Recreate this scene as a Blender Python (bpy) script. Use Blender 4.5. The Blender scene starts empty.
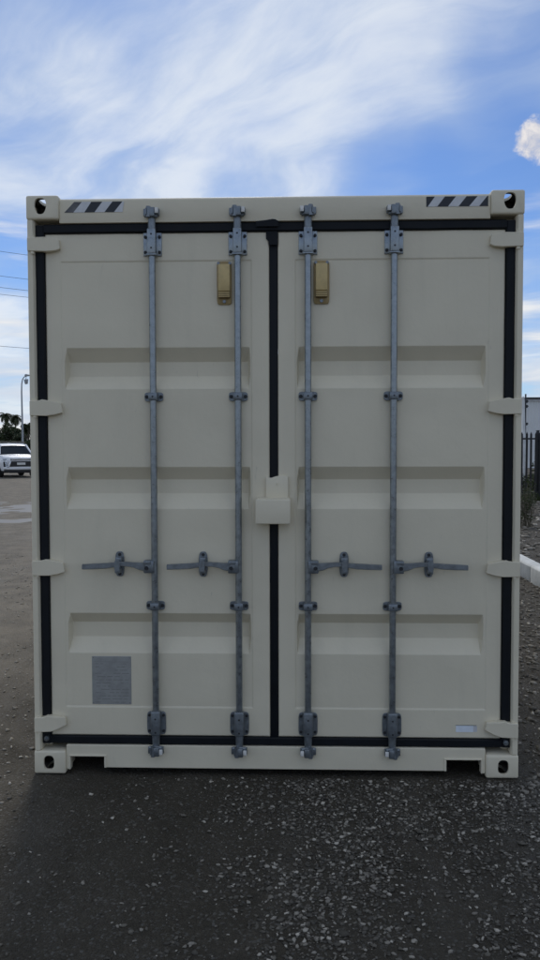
import bpy, bmesh, math, random
import numpy as np
from mathutils import Vector, Matrix, noise

random.seed(11)
rng = np.random.default_rng(11)
R = math.radians
scene = bpy.context.scene
C = scene.collection

# ------------------------------------------------------------------ camera
F_PX, CX, CY = 780.0, 269.7, 480.0            # in pixels of the 540 x 960 photograph
CAM = Vector((0.10346, -3.85553, 1.65639))
PITCH, YAW, ROLL = -0.04258, 0.03132, 0.00225
ROT = Matrix.Rotation(YAW, 3, 'Z') @ Matrix.Rotation(PITCH, 3, 'X') @ Matrix.Rotation(ROLL, 3, 'Y')
cam_data = bpy.data.cameras.new('camera')
cam = bpy.data.objects.new('camera', cam_data)
C.objects.link(cam)
cam.matrix_world = Matrix.Translation(CAM) @ (ROT @ Matrix.Rotation(R(90), 3, 'X')).to_4x4()
cam_data.sensor_fit = 'VERTICAL'
cam_data.sensor_height = 36.0
cam_data.lens = 36.0 * F_PX / 960.0
cam_data.clip_start = 0.05
cam_data.clip_end = 6000
scene.camera = cam
scene.render.resolution_x, scene.render.resolution_y = 576, 1024


def ray(x, y):
    return (ROT @ Vector(((x - CX) / F_PX, 1.0, -(y - CY) / F_PX))).normalized()


def at(x, y, depth):                           # a pixel's point on the plane Y = depth
    d = ray(x, y)
    return CAM + d * ((depth - CAM.y) / d.y)


# ------------------------------------------------------------------ light
SUN_EL, SUN_AZ = R(43), R(-8)                  # azimuth from +Y towards +X
SKY_STRENGTH = 0.10
scene.view_settings.view_transform = 'Standard'
scene.view_settings.look = 'None'
scene.view_settings.exposure = 0.22
scene.view_settings.gamma = 1.0
scene.view_settings.use_curve_mapping = False
scene.render.engine = 'CYCLES'
scene.cycles.max_bounces = 8

sun_data = bpy.data.lights.new('sun', 'SUN')
sun_data.energy = 1.2
sun_data.angle = R(12)
sun_data.color = (1.0, 0.94, 0.85)
sun = bpy.data.objects.new('sun', sun_data)
C.objects.link(sun)
sdir = Vector((math.sin(SUN_AZ) * math.cos(SUN_EL), math.cos(SUN_AZ) * math.cos(SUN_EL), math.sin(SUN_EL)))
sun.rotation_euler = sdir.to_track_quat('Z', 'Y').to_euler()
sun.location = (0, 20, 30)

world = bpy.data.worlds.new('World')
scene.world = world
world.use_nodes = True


class NT:
    """small helper to wire shader nodes"""
    def __init__(self, tree):
        self.t = tree
        tree.nodes.clear()

    def n(self, kind, ins=None, **attrs):
        nd = self.t.nodes.new(kind)
        for k, v in attrs.items():
            setattr(nd, k, v)
        for k, v in (ins or {}).items():
            if hasattr(v, 'links') or isinstance(v, bpy.types.NodeSocket):
                self.t.links.new(v, nd.inputs[k])
            else:
                nd.inputs[k].default_value = v
        return nd

    def m(self, op, a, b=0.0, c=None, clamp=False):
        ins = {0: a, 1: b}
        if c is not None:
            ins[2] = c
        return self.n('ShaderNodeMath', ins, operation=op, use_clamp=clamp).outputs[0]

    def noise(self, vec, scale, detail=4, rough=0.5, dist=0.0):
        return self.n('ShaderNodeTexNoise', {'Vector': vec, 'Scale': scale, 'Detail': detail,
                                             'Roughness': rough, 'Distortion': dist}).outputs[0]

    def ramp(self, v, a, b, c=0.0, d=1.0, smooth=True):
        return self.n('ShaderNodeMapRange', {0: v, 1: a, 2: b, 3: c, 4: d},
                      interpolation_type='SMOOTHSTEP' if smooth else 'LINEAR').outputs[0]

    def mix(self, fac, a, b, blend='MIX'):
        nd = self.t.nodes.new('ShaderNodeMix')
        nd.data_type = 'RGBA'
        nd.blend_type = blend
        for k, v in ((0, fac), (6, a), (7, b)):
            if isinstance(v, bpy.types.NodeSocket):
                self.t.links.new(v, nd.inputs[k])
            else:
                nd.inputs[k].default_value = v if k == 0 else (*v[:3], 1.0)
        return nd.outputs[2]


def build_sky():
    w = NT(world.node_tree)
    d = w.n('ShaderNodeTexCoord').outputs['Generated']
    dn = w.n('ShaderNodeVectorMath', {0: d}, operation='NORMALIZE').outputs[0]
    sep = w.n('ShaderNodeSeparateXYZ', {0: dn})
    x, y, z = sep.outputs
    zz = w.m('ADD', w.m('MAXIMUM', z, 0.0), 0.10)
    u, v = w.m('DIVIDE', x, zz), w.m('DIVIDE', y, zz)
    plane = w.n('ShaderNodeCombineXYZ', {0: u, 1: v, 2: 0.0}).outputs[0]

    def lobe(px, py, wid, sharp=1.0):            # soft spot of sky round one direction
        r = ray(px, py)
        dot = w.n('ShaderNodeVectorMath', {0: dn, 1: tuple(r)}, operation='DOT_PRODUCT').outputs['Value']
        return w.ramp(dot, math.cos(R(wid)), 1.0)

    # high streaky cloud drawn out in long bands
    warp = w.m('MULTIPLY', w.m('SUBTRACT', w.noise(plane, 0.9, 3, 0.5), 0.5), 1.1)
    along = w.m('SUBTRACT', u, v)
    across = w.m('ADD', w.m('ADD', u, v), warp)
    rot = w.n('ShaderNodeCombineXYZ', {0: w.m('MULTIPLY', along, 0.42), 1: across, 2: 0.0}).outputs[0]
    streak = w.noise(rot, 1.7, 10, 0.56, 0.3)
    soft = w.noise(plane, 1.1, 5, 0.55, 0.2)
    band_ = w.m('COSINE', w.m('MULTIPLY', w.m('SUBTRACT', across, 1.95), 2 * math.pi / 2.1))
    cov = w.m('ADD', w.m('MULTIPLY', band_, 0.085), w.m('ADD', w.m('MULTIPLY', streak, 0.62), w.m('MULTIPLY', soft, 0.42)))
    for px, py, wid, amt in ((10, 90, 9, 0.12), (400, 175, 5, -0.12), (490, 165, 6, -0.13), (245, 192, 4, -0.12), (110, 50, 8, 0.05), (528, 40, 6, -0.12),
                             (12, 262, 4.2, -0.24), (534, 250, 4, -0.14), (8, 330, 4, 0.22), (530, 345, 3.5, 0.05)):
        cov = w.m('ADD', cov, w.m('MULTIPLY', lobe(px, py, wid), amt))
    mask = w.ramp(cov, 0.24, 0.76)
    # small heaped clouds low down
    puffn = w.noise(dn, 42.0, 7, 0.62, 0.3)
    puff = w.m('MULTIPLY', lobe(536, 140, 1.75), 1.0)
    puff = w.ramp(w.m('ADD', puff, w.m('MULTIPLY', w.m('MULTIPLY', w.m('SUBTRACT', puffn, 0.5), 2.6), w.ramp(puff, 0.0, 0.12))), 0.15, 0.95)
    # banks lying along the horizon
    band = w.n('ShaderNodeMapping', {'Vector': dn, 'Scale': (3.0, 3.0, 26.0)}).outputs[0]
    bn = w.noise(band, 1.0, 6, 0.55, 0.3)
    low = w.ramp(z, 0.02, 0.24, 1.0, 0.0)
    banks = w.ramp(w.m('ADD', bn, w.m('MULTIPLY', low, 0.16)), 0.50, 0.68)
    banks = w.m('MULTIPLY', banks, w.ramp(z, 0.20, 0.32, 1.0, 0.0))
    sky = w.n('ShaderNodeTexSky', sky_type='NISHITA', sun_disc=False, sun_elevation=SUN_EL, sun_rotation=SUN_AZ,
              altitude=0.0, air_density=1.0, dust_density=0.25, ozone_density=2.6)
    blue = w.mix(1.0, sky.outputs[0], (0.48, 0.62, 0.85), 'MULTIPLY')
    k = 1.0 / SKY_STRENGTH
    shade = w.ramp(w.m('ADD', cov, w.m('MULTIPLY', w.m('SUBTRACT', w.noise(rot, 3.2, 8, 0.62, 0.5), 0.5), 0.5)), 0.42, 0.70)
    ccol = w.mix(shade, (0.44 * k, 0.53 * k, 0.67 * k), (0.70 * k, 0.74 * k, 0.78 * k))
    warm = w.mix(w.ramp(bn, 0.45, 0.7), (0.50 * k, 0.57 * k, 0.68 * k), (0.86 * k, 0.83 * k, 0.78 * k))
    c = w.mix(w.m('MULTIPLY', mask, 0.90), blue, ccol)
    c = w.mix(w.m('MULTIPLY', banks, 0.92), c, warm)
    c = w.mix(w.m('MULTIPLY', puff, 0.92), c, w.mix(w.ramp(puffn, 0.40, 0.62), (0.50 * k, 0.51 * k, 0.57 * k), (0.76 * k, 0.72 * k, 0.69 * k)))
    bg = w.n('ShaderNodeBackground', {'Color': c, 'Strength': SKY_STRENGTH})
    w.n('ShaderNodeOutputWorld', {'Surface': bg.outputs[0]})


build_sky()

# ------------------------------------------------------------------ materials
MATS = {}


def mat(name, col, rough=0.6, metal=0.0, var=0.12, vscale=3.0, bump=0.0, bscale=60.0, spec=0.5, dirt=None, coat=0.0, stretch=None, wavy=0.0, scuff=None):
    if name in MATS:
        return MATS[name]
    m = bpy.data.materials.new(name)
    m.use_nodes = True
    w = NT(m.node_tree)
    co = w.n('ShaderNodeTexCoord').outputs['Object']
    geo = w.n('ShaderNodeNewGeometry').outputs['Position']
    vec = geo
    if stretch:
        vec = w.n('ShaderNodeMapping', {'Vector': geo, 'Scale': stretch}).outputs[0]
    n1 = w.noise(vec, vscale, 6, 0.6, 0.2)
    lo = tuple(c * (1 - var) for c in col)
    hi = tuple(min(1, c * (1 + var)) for c in col)
    c = w.mix(w.ramp(n1, 0.3, 0.7), lo, hi)
    if dirt:
        n2 = w.noise(w.n('ShaderNodeMapping', {'Vector': geo, 'Scale': (9.0, 9.0, 1.3)}).outputs[0], 1.0, 8, 0.65, 0.4)
        c = w.mix(w.m('MULTIPLY', w.ramp(n2, 0.50, 0.78), dirt[3]), c, dirt[:3])
    if scuff:                                      # small rubbed marks and specks
        n3 = w.noise(w.n('ShaderNodeMapping', {'Vector': geo, 'Rotation': (0, R(20), 0), 'Scale': (34.0, 34.0, 9.0)}).outputs[0], 1.0, 4, 0.7, 0.8)
        n4 = w.noise(geo, 2.3, 3, 0.6)
        c = w.mix(w.m('MULTIPLY', w.m('MULTIPLY', w.ramp(n3, 0.64, 0.74), w.ramp(n4, 0.48, 0.66)), scuff[3]), c, scuff[:3])
    rr = w.ramp(n1, 0.2, 0.8, max(0.03, rough - 0.08), min(1, rough + min(0.08, rough)))
    ins = {'Base Color': c, 'Roughness': rr, 'Metallic': metal, 'Specular IOR Level': spec, 'Coat Weight': coat}
    if bump:
        b = w.n('ShaderNodeBump', {'Height': w.noise(geo, bscale, 5, 0.6), 'Strength': bump, 'Distance': 0.01})
        if wavy:                                   # thin sheet steel is never quite flat
            b = w.n('ShaderNodeBump', {'Height': w.noise(geo, 3.2, 2, 0.4), 'Strength': wavy, 'Distance': 0.05, 'Normal': b.outputs[0]})
        ins['Normal'] = b.outputs[0]
    p = w.n('ShaderNodeBsdfPrincipled', ins)
    w.n('ShaderNodeOutputMaterial', {'Surface': p.outputs[0]})
    MATS[name] = m
    return m


M_PAINT = mat('container_paint', (0.73, 0.665, 0.51), 0.5, 0, 0.03, 1.6, 0.12, 30, dirt=(0.56, 0.52, 0.40, 0.18), wavy=0.22, scuff=(0.40, 0.37, 0.30, 0.5))
M_GALV = mat('galvanised_steel', (0.27, 0.30, 0.32), 0.32, 0.8, 0.18, 30, 0.06, 120)
M_GALVD = mat('dull_galvanised_steel', (0.21, 0.235, 0.255), 0.40, 0.65, 0.15, 40, 0.15, 140)
M_BRIGHT = mat('bright_zinc', (0.74, 0.73, 0.69), 0.4, 0.0, 0.12, 40)
M_DARKHOLE = mat('dark_bolt', (0.03, 0.032, 0.035), 0.6, 0.3)
M_RUBBER = mat('gasket_rubber', (0.005, 0.007, 0.010), 0.6, 0, 0.2, 12, spec=0.25)
M_VENT = mat('vent_plastic', (0.58, 0.44, 0.20), 0.5, 0, 0.10, 20, 0.1, 90)
M_VENTD = mat('vent_grille', (0.22, 0.155, 0.065), 0.6, 0, 0.2, 60)
M_VENTF = mat('vent_flange', (0.36, 0.26, 0.11), 0.5, 0, 0.12, 20)
M_PLATE = mat('data_plate_metal', (0.33, 0.335, 0.32), 0.5, 0.25, 0.10, 22, 0.1, 120)
M_PLATE2 = mat('data_plate_print', (0.25, 0.25, 0.24), 0.5, 0.2, 0.15, 80)
M_STICK = mat('pale_blue_sticker', (0.76, 0.82, 0.88), 0.35, 0, 0.05, 30)
M_WHITE = mat('tape_white', (0.62, 0.63, 0.64), 0.4, 0, 0.06, 30)
M_BLACK = mat('tape_black', (0.012, 0.015, 0.02), 0.4, 0, 0.1, 30)
M_FADED = mat('tape_faded', (0.11, 0.11, 0.115), 0.5, 0, 0.35, 22)
M_STEELIN = mat('casting_shade_and_floor_steel', (0.07, 0.062, 0.052), 0.8, 0, 0.4, 30)  # dark tone paints in the casting cavities' shade; also the floor frame's steel


# ------------------------------------------------------------------ mesh helpers
def box(bm, x0, x1, y0, y1, z0, z1, bev=0.0, seg=2):
    old = set(bm.faces)
    r = bmesh.ops.create_cube(bm, size=1.0)
    vs = r['verts']
    for v in vs:
        v.co = Vector((x0 + (v.co.x + .5) * (x1 - x0), y0 + (v.co.y + .5) * (y1 - y0), z0 + (v.co.z + .5) * (z1 - z0)))
    fs = {f for v in vs for f in v.link_faces}
    if bev:
        es = list({e for v in vs for e in v.link_edges})
        r = bmesh.ops.bevel(bm, geom=es, offset=bev, segments=seg, profile=0.5, affect='EDGES')
        fs = [f for f in bm.faces if f not in old]
    return fs


def prism(bm, pts, a, b, axis='Y', bev=0.0, seg=2):
    """polygon extruded along an axis; pts are (x,z) for Y, (y,z) for X, (x,y) for Z"""
    old = set(bm.faces)

    def P(p, t):
        return {'Y': (p[0], t, p[1]), 'X': (t, p[0], p[1]), 'Z': (p[0], p[1], t)}[axis]
    A = [bm.verts.new(P(p, a)) for p in pts]
    B = [bm.verts.new(P(p, b)) for p in pts]
    fs = [bm.faces.new(A), bm.faces.new(B[::-1])]
    n = len(pts)
    for i in range(n):
        fs.append(bm.faces.new((A[i], B[i], B[(i + 1) % n], A[(i + 1) % n])))
    bmesh.ops.recalc_face_normals(bm, faces=fs)
    if bev:
        es = list({e for f in fs for e in f.edges})
        r = bmesh.ops.bevel(bm, geom=es, offset=bev, segments=seg, profile=0.5, affect='EDGES')
        fs = [f for f in bm.faces if f not in old]
    return fs


def tube(bm, pts, rad, n=12, cap=True):
    pts = [Vector(p) for p in pts]
    if not hasattr(rad, '__len__'):
        rad = [rad] * len(pts)
    rings = []
    up = None
    fs = []
    for i, p in enumerate(pts):
        t = (pts[min(i + 1, len(pts) - 1)] - pts[max(i - 1, 0)]).normalized()
        if up is None:
            up = Vector((0, 0, 1)) if abs(t.z) < 0.9 else Vector((1, 0, 0))
        s = t.cross(up).normalized()
        up = s.cross(t).normalized()
        rings.append([bm.verts.new(p + (s * math.cos(2 * math.pi * k / n) + up * math.sin(2 * math.pi * k / n)) * rad[i]) for k in range(n)])
    for a, b in zip(rings, rings[1:]):
        for k in range(n):
            fs.append(bm.faces.new((a[k], a[(k + 1) % n], b[(k + 1) % n], b[k])))
    if cap:
        fs.append(bm.faces.new(rings[0][::-1]))
        fs.append(bm.faces.new(rings[-1]))
    return fs


def setmat(fs, i):
    for f in fs:
        if f.is_valid:
            f.material_index = i


def oval(cx, cz, w, h, n=20, p=2.0):
    out = []
    for k in range(n):
        a = 2 * math.pi * k / n
        c, s = math.cos(a), math.sin(a)
        out.append((cx + w / 2 * math.copysign(abs(c) ** (2 / p), c), cz + h / 2 * math.copysign(abs(s) ** (2 / p), s)))
    return out


def link_mesh(name, me, mats, parent=None):
    o = bpy.data.objects.new(name, me)
    C.objects.link(o)
    for m in (mats if isinstance(mats, (list, tuple)) else [mats]):
        if m.name not in [x.name for x in me.materials]:
            me.materials.append(m)
    if parent:
        o.parent = parent
    return o


def obj(name, bm, mats, parent=None, smooth=35, loc=None):
    me = bpy.data.meshes.new(name)
    bm.to_mesh(me)
    bm.free()
    if smooth:
        me.polygons.foreach_set('use_smooth', [True] * len(me.polygons))
        me.set_sharp_from_angle(angle=R(smooth))
    o = link_mesh(name, me, mats, parent)
    if loc is not None:
        o.location = loc
    return o


def nb():
    return bmesh.new()


def tag(o, label=None, cat=None, group=None, kind=None):
    for k, v in (('label', label), ('category', cat), ('group', group), ('kind', kind)):
        if v:
            o[k] = v
    return o


def thing(name, label, cat, loc=(0, 0, 0), rz=0.0, group=None):
    o = bpy.data.objects.new(name, None)
    C.objects.link(o)
    o.location = loc
    o.rotation_euler = (0, 0, rz)
    o.empty_display_size = 0.2
    return tag(o, label, cat, group)


def copy_tree(o, parent=None):
    c = o.copy()
    C.objects.link(c)
    c.parent = parent
    for ch in list(o.children):
        copy_tree(ch, c)
    return c


# ------------------------------------------------------------------ ground
PUD = Vector((-8.0, 16.6, 0))


def ground_z(x, y):
    """gently uneven yard; flat close under the container"""
    n = noise.noise(Vector((x * 0.35, y * 0.35, 3.0))) * 0.020 + noise.noise(Vector((x * 1.3, y * 1.3, 7.0))) * 0.008
    far = min(1.0, max(0.0, (math.hypot(x, y - 0.5) - 60) / 60))
    near = 0.0
    if y < 1.2 or x > 1.2:
        near = noise.noise(Vector((x * 7, y * 7, 1.0))) * 0.0045 + noise.noise(Vector((x * 22, y * 22, 2.0))) * 0.0022
    z = -0.004 + (n * 0.55 + near) * (1 - far)
    t_ = min(1.0, max(0.0, (y - 20) / 14)) * min(1.0, max(0.0, (-x - 2) / 5))
    z += 0.19 * t_ * t_ * (3 - 2 * t_)                        # the yard rises a little towards the far left
    inside = max(abs(x) - 1.25, y - 6.1, -y - 0.03)          # keep below the container's bottom
    if inside < 0.25:
        k = max(0.0, inside) / 0.25
        z = (1 - k) * min(z, -0.003) + k * z if inside > 0 else min(z, -0.003)
    d = math.hypot((x - PUD.x) / 3.4, (y - PUD.y) / 4.6)
    if d < 1.6:                                              # shallow basin that holds the puddle
        z -= 0.022 * max(0, 1 - (d / 1.3) ** 2) - (0.012 * noise.noise(Vector((x * 0.9, y * 0.55, 9))) + 0.010 * noise.noise(Vector((x * 2.6, y * 1.9, 4)))) * max(0, 1.6 - d)
    return z


def axis(parts):
    v = []
    for a, b, s in parts:
        v += list(np.linspace(a, b, max(1, int(round((b - a) / s))), endpoint=False))
    return v + [parts[-1][1]]


def build_ground():
    xs = axis([(-3000, -300, 540), (-300, -60, 30), (-60, -20, 4), (-20, -6, 0.45), (-6, -2, 0.12), (-2, 2.2, 0.03),
               (2.2, 8, 0.1), (8, 30, 1.1), (30, 120, 15), (120, 3000, 480)])
    ys = axis([(-3000, -100, 580), (-100, -10, 10), (-10, -2.4, 0.4), (-2.4, 0.3, 0.025), (0.3, 8, 0.12), (8, 24, 0.3),
               (24, 60, 2), (60, 200, 14), (200, 3000, 560)])
    verts = [(x, y, ground_z(x, y)) for y in ys for x in xs]
    nx = len(xs)
    faces = [(j * nx + i, j * nx + i + 1, (j + 1) * nx + i + 1, (j + 1) * nx + i) for j in range(len(ys) - 1) for i in range(nx - 1)]
    me = bpy.data.meshes.new('ground')
    me.from_pydata(verts, [], faces)
    me.polygons.foreach_set('use_smooth', [True] * len(me.polygons))
    m = bpy.data.materials.new('yard_dirt_and_gravel')
    m.use_nodes = True
    w = NT(m.node_tree)
    pos = w.n('ShaderNodeNewGeometry').outputs['Position']
    sep = w.n('ShaderNodeSeparateXYZ', {0: pos})
    big = w.noise(pos, 0.35, 5, 0.6, 0.3)
    mid = w.noise(pos, 3.0, 8, 0.65, 0.3)
    fine = w.noise(pos, 55, 6, 0.7)
    grit = w.n('ShaderNodeTexVoronoi', {'Vector': pos, 'Scale': 105.0, 'Randomness': 1.0})
    gcol = w.n('ShaderNodeSeparateColor', {0: grit.outputs['Color']}).outputs[0]
    # dark screenings on the right, pale brown compacted road base on the left
    side = w.ramp(w.m('ADD', sep.outputs[0], w.m('MULTIPLY', w.m('SUBTRACT', big, 0.5), 3.0)), -2.6, -0.9)
    c = w.mix(side, (0.205, 0.172, 0.122), (0.053, 0.044, 0.030))
    c = w.mix(w.m('MULTIPLY', w.ramp(mid, 0.35, 0.7), 0.55), c, w.mix(side, (0.105, 0.098, 0.085), (0.036, 0.030, 0.020)))
    c = w.mix(w.m('MULTIPLY', w.ramp(fine, 0.45, 0.75), 0.5), c, w.mix(side, (0.24, 0.225, 0.195), (0.105, 0.090, 0.066)))
    c = w.mix(w.m('MULTIPLY', w.ramp(gcol, 0.80, 1.0), w.ramp(side, 0.0, 1.0, 0.3, 0.5)), c, w.mix(side, (0.27, 0.26, 0.24), (0.16, 0.152, 0.135)))
    dust = w.noise(w.n('ShaderNodeMapping', {'Vector': pos, 'Scale': (2.4, 0.8, 1.0)}).outputs[0], 1.0, 6, 0.6, 0.5)
    c = w.mix(w.m('MULTIPLY', w.ramp(dust, 0.48, 0.68), 0.5), c, w.mix(side, (0.19, 0.17, 0.135), (0.088, 0.076, 0.058)))
    h = w.m('ADD', w.m('MULTIPLY', fine, 0.5), w.m('MULTIPLY', grit.outputs['Distance'], -0.6))
    b = w.n('ShaderNodeBump', {'Height': h, 'Strength': 0.9, 'Distance': 0.016})
    p = w.n('ShaderNodeBsdfPrincipled', {'Base Color': c, 'Roughness': w.ramp(mid, 0.3, 0.7, 0.75, 0.95), 'Normal': b.outputs[0],
                                         'Specular IOR Level': 0.3})
    w.n('ShaderNodeOutputMaterial', {'Surface': p.outputs[0]})
    o = link_mesh('ground', me, m)
    tag(o, 'yard of dark gravel and brown compacted dirt under the container', 'ground', kind='structure')


build_ground()


def build_puddle():
    me = bpy.data.meshes.new('puddle')
    z = -0.021
    n = 40
    vs = [(PUD.x + 4.6 * math.cos(2 * math.pi * k / n), PUD.y + 5.6 * math.sin(2 * math.pi * k / n), z) for k in range(n)]
    me.from_pydata(vs, [], [tuple(range(n))])
    m = bpy.data.materials.new('muddy_water')
    m.use_nodes = True
    w = NT(m.node_tree)
    pos = w.n('ShaderNodeNewGeometry').outputs['Position']
    b = w.n('ShaderNodeBump', {'Height': w.noise(pos, 14, 3), 'Strength': 0.06, 'Distance': 0.01})
    p = w.n('ShaderNodeBsdfPrincipled', {'Base Color': (0.13, 0.12, 0.10, 1), 'Roughness': 0.45, 'IOR': 1.33, 'Normal': b.outputs[0]})
    w.n('ShaderNodeOutputMaterial', {'Surface': p.outputs[0]})
    o = link_mesh('puddle', me, m)
    tag(o, 'shallow rain puddle shining on the dirt left of the container', 'puddle', kind='structure')


build_puddle()


# loose stones
def ico():
    b = nb()
    bmesh.ops.create_icosphere(b, subdivisions=1, radius=1.0)
    v = np.array([q.co[:] for q in b.verts])
    f = np.array([[q.index for q in p.verts] for p in b.faces])
    b.free()
    return v, f


def build_stones():
    V0, F0 = ico()
    templates = []
    for k in range(10):
        s = V0 * (1 + 0.36 * rng.standard_normal((len(V0), 1)))
        templates.append(s * np.array([1.15, rng.uniform(0.55, 0.9), rng.uniform(0.4, 0.7)]))
    pts = []

    def dens(x, y):
        """patches: thick on the right, thin on the packed dirt at the left"""
        n = noise.noise(Vector((x * 1.4, y * 1.4, 5))) + 0.6 * noise.noise(Vector((x * 4, y * 4, 6)))
        s = 1 / (1 + math.exp(-(x + 0.12 + 0.35 * n) * 7))
        n += 0.22 * math.sin(x * 7.5 + 0.8 * y) + 0.25 * max(0.0, x - 0.5)            # bands left by wheels
        return (0.045 + 0.95 * s) * min(1.0, max(0.06, 0.55 + 0.85 * n))

    def scatter(n, x0, x1, y0, y1, smin, smax, dfun, pw=2.6):
        got = 0
        while got < n:
            x, y = random.uniform(x0, x1), random.uniform(y0, y1)
            if abs(x) < 1.26 and -0.02 < y < 6.1:
                got += 1
                continue
            got += 1
            if random.random() > dfun(x, y):
                continue
            pts.append((x, y, smin + (smax - smin) * random.random() ** pw))
    scatter(46000, -1.6, 1.7, -1.95, -0.01, 0.0022, 0.0108, dens, 1.9)
    scatter(420, -1.5, 1.6, -1.95, -0.02, 0.009, 0.019, dens, 2.0)
    scatter(60, -1.5, 0.4, -1.95, -0.02, 0.006, 0.012, lambda x, y: 1)
    scatter(9000, 1.2, 3.4, -0.3, 7.0, 0.006, 0.026, lambda x, y: 0.75, 2.6)
    scatter(6500, 2.2, 9.0, 5.5, 20.0, 0.012, 0.060, lambda x, y: 0.85, 2.6)
    scatter(16000, -6.0, -1.2, -0.8, 8.0, 0.004, 0.015, lambda x, y: (0.75 * math.exp(-(-1.2 - x) / 2.5) + 0.15) * min(1, max(0.15, 0.6 + 0.9 * noise.noise(Vector((x * 1.7, y * 1.2, 8))))), 2.4)
    n = len(pts)
    allv, allf, tone = [], [], []
    off = 0
    for i, (x, y, s) in enumerate(pts):
        t = templates[i % 10]
        a = random.uniform(0, 6.283)
        ca, sa = math.cos(a), math.sin(a)
        v = t * s
        v = np.stack([v[:, 0] * ca - v[:, 1] * sa + x, v[:, 0] * sa + v[:, 1] * ca + y, v[:, 2] + ground_z(x, y) + s * 0.25], 1)
        allv.append(v)
        allf.append(F0 + off)
        off += len(v)
        tone.append(random.random() if x > -1.3 and not (x > 1.3 and y > 2) else (random.uniform(0.86, 1.0) if x < 0 else random.uniform(0.5, 0.97)))
    v = np.concatenate(allv)
    f = np.concatenate(allf)
    me = bpy.data.meshes.new('gravel')
    me.vertices.add(len(v))
    me.vertices.foreach_set('co', v.ravel())
    me.loops.add(f.size)
    me.loops.foreach_set('vertex_index', f.ravel().astype(np.int32))
    me.polygons.add(len(f))
    me.polygons.foreach_set('loop_start', np.arange(0, f.size, 3, dtype=np.int32))
    at_ = me.attributes.new('tone', 'FLOAT', 'FACE')
    at_.data.foreach_set('value', np.repeat(np.array(tone, np.float32), len(F0)))
    me.update(calc_edges=True)
    me.validate()
    m = bpy.data.materials.new('crushed_stone')
    m.use_nodes = True
    w = NT(m.node_tree)
    t = w.n('ShaderNodeAttribute', attribute_name='tone').outputs['Fac']
    pos = w.n('ShaderNodeNewGeometry').outputs['Position']
    cr = w.n('ShaderNodeValToRGB', {0: t})
    e = cr.color_ramp.elements
    e[0].color = (0.07, 0.062, 0.048, 1)
    e[1].color = (0.62, 0.56, 0.46, 1)
    x = e.new(0.6)
    x.color = (0.17, 0.150, 0.118, 1)
    x = e.new(0.88)
    x.color = (0.34, 0.305, 0.25, 1)
    c = w.mix(w.m('MULTIPLY', w.noise(pos, 180, 3), 0.4), cr.outputs[0], (0.05, 0.048, 0.045))
    p = w.n('ShaderNodeBsdfPrincipled', {'Base Color': c, 'Roughness': 0.85, 'Specular IOR Level': 0.3})
    w.n('ShaderNodeOutputMaterial', {'Surface': p.outputs[0]})
    o = link_mesh('gravel', me, m)
    tag(o, 'loose crushed stones strewn over the dark yard', 'gravel', kind='stuff')


build_stones()


# ------------------------------------------------------------------ shipping container
HW, HH, LEN = 1.219, 2.896, 6.058
YD = 0.036                                        # face of the doors
ZB, ZT = 0.188, 2.716                             # bottom and top of the doors
con = thing('shipping_container', 'large beige high shipping container standing with closed double doors towards the viewer', 'container')


def casting_mesh(top):
    """front left corner casting, hollow, with its holes cut through"""
    x0, x1 = -HW, -1.057
    z0, z1 = (2.778, HH) if top else (0.0, 0.118)
    b = nb()
    box(b, x0, x1, 0.0, 0.178, z0, z1, 0.011, 3)
    me = bpy.data.meshes.new('casting_body')
    b.to_mesh(me)
    b.free()
    o = bpy.data.objects.new('casting_tmp', me)
    C.objects.link(o)
    cut = nb()
    box(cut, x0 + 0.016, x1 - 0.012, 0.014, 0.165, z0 + 0.014, z1 - 0.014)
    cz = (2.8425 if top else 0.058)
    w = 0.060 if top else 0.054
    shape = [(px, pz) for px, pz in oval(-1.1465 if top else -1.1425, cz, w, 0.079 if top else 0.072, 24, 2.7)]
    if top:                                       # shield-like: wide above, narrow below
        shape = [(-1.1465 + (px + 1.1465) * (1.0 if pz > cz else 0.82 + 0.18 * max(0, 1 - (cz - pz) / 0.03)), pz) for px, pz in shape]
    cut2 = nb()
    prism(cut2, shape, -0.03, 0.10, 'Y')
    cut3 = nb()
    prism(cut3, oval(0.085, cz, 0.075, 0.055, 20, 2.4), -HW - 0.03, -1.15, 'X')
    cut4 = nb()
    zc = (z1 - 0.05, z1 + 0.03) if top else (z0 - 0.03, z0 + 0.05)
    prism(cut4, oval(-1.14, 0.088, 0.063, 0.12, 20, 2.6), zc[0], zc[1], 'Z')
    tmp = []
    for q in (cut, cut2, cut3, cut4):
        qm = bpy.data.meshes.new('casting_cutter')
        bmesh.ops.recalc_face_normals(q, faces=q.faces[:])
        q.to_mesh(qm)
        q.free()
        qo = bpy.data.objects.new('casting_cutter', qm)
        C.objects.link(qo)
        md = o.modifiers.new('cut', 'BOOLEAN')
        md.object = qo
        md.operation = 'DIFFERENCE'
        md.solver = 'EXACT'
        tmp.append(qo)
    bpy.context.view_layer.update()
    dg = bpy.context.evaluated_depsgraph_get()
    res = bpy.data.meshes.new_from_object(o.evaluated_get(dg))
    res.name = 'corner_casting'
    for q in tmp + [o]:
        bpy.data.objects.remove(q, do_unlink=True)
    for p in res.polygons:                        # cavity faces coloured dark to stand in for the shade inside
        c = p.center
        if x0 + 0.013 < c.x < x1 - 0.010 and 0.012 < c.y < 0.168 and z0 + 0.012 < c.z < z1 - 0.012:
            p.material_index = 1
    res.polygons.foreach_set('use_smooth', [True] * len(res.polygons))
    res.set_sharp_from_angle(angle=R(30))
    return res


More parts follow.
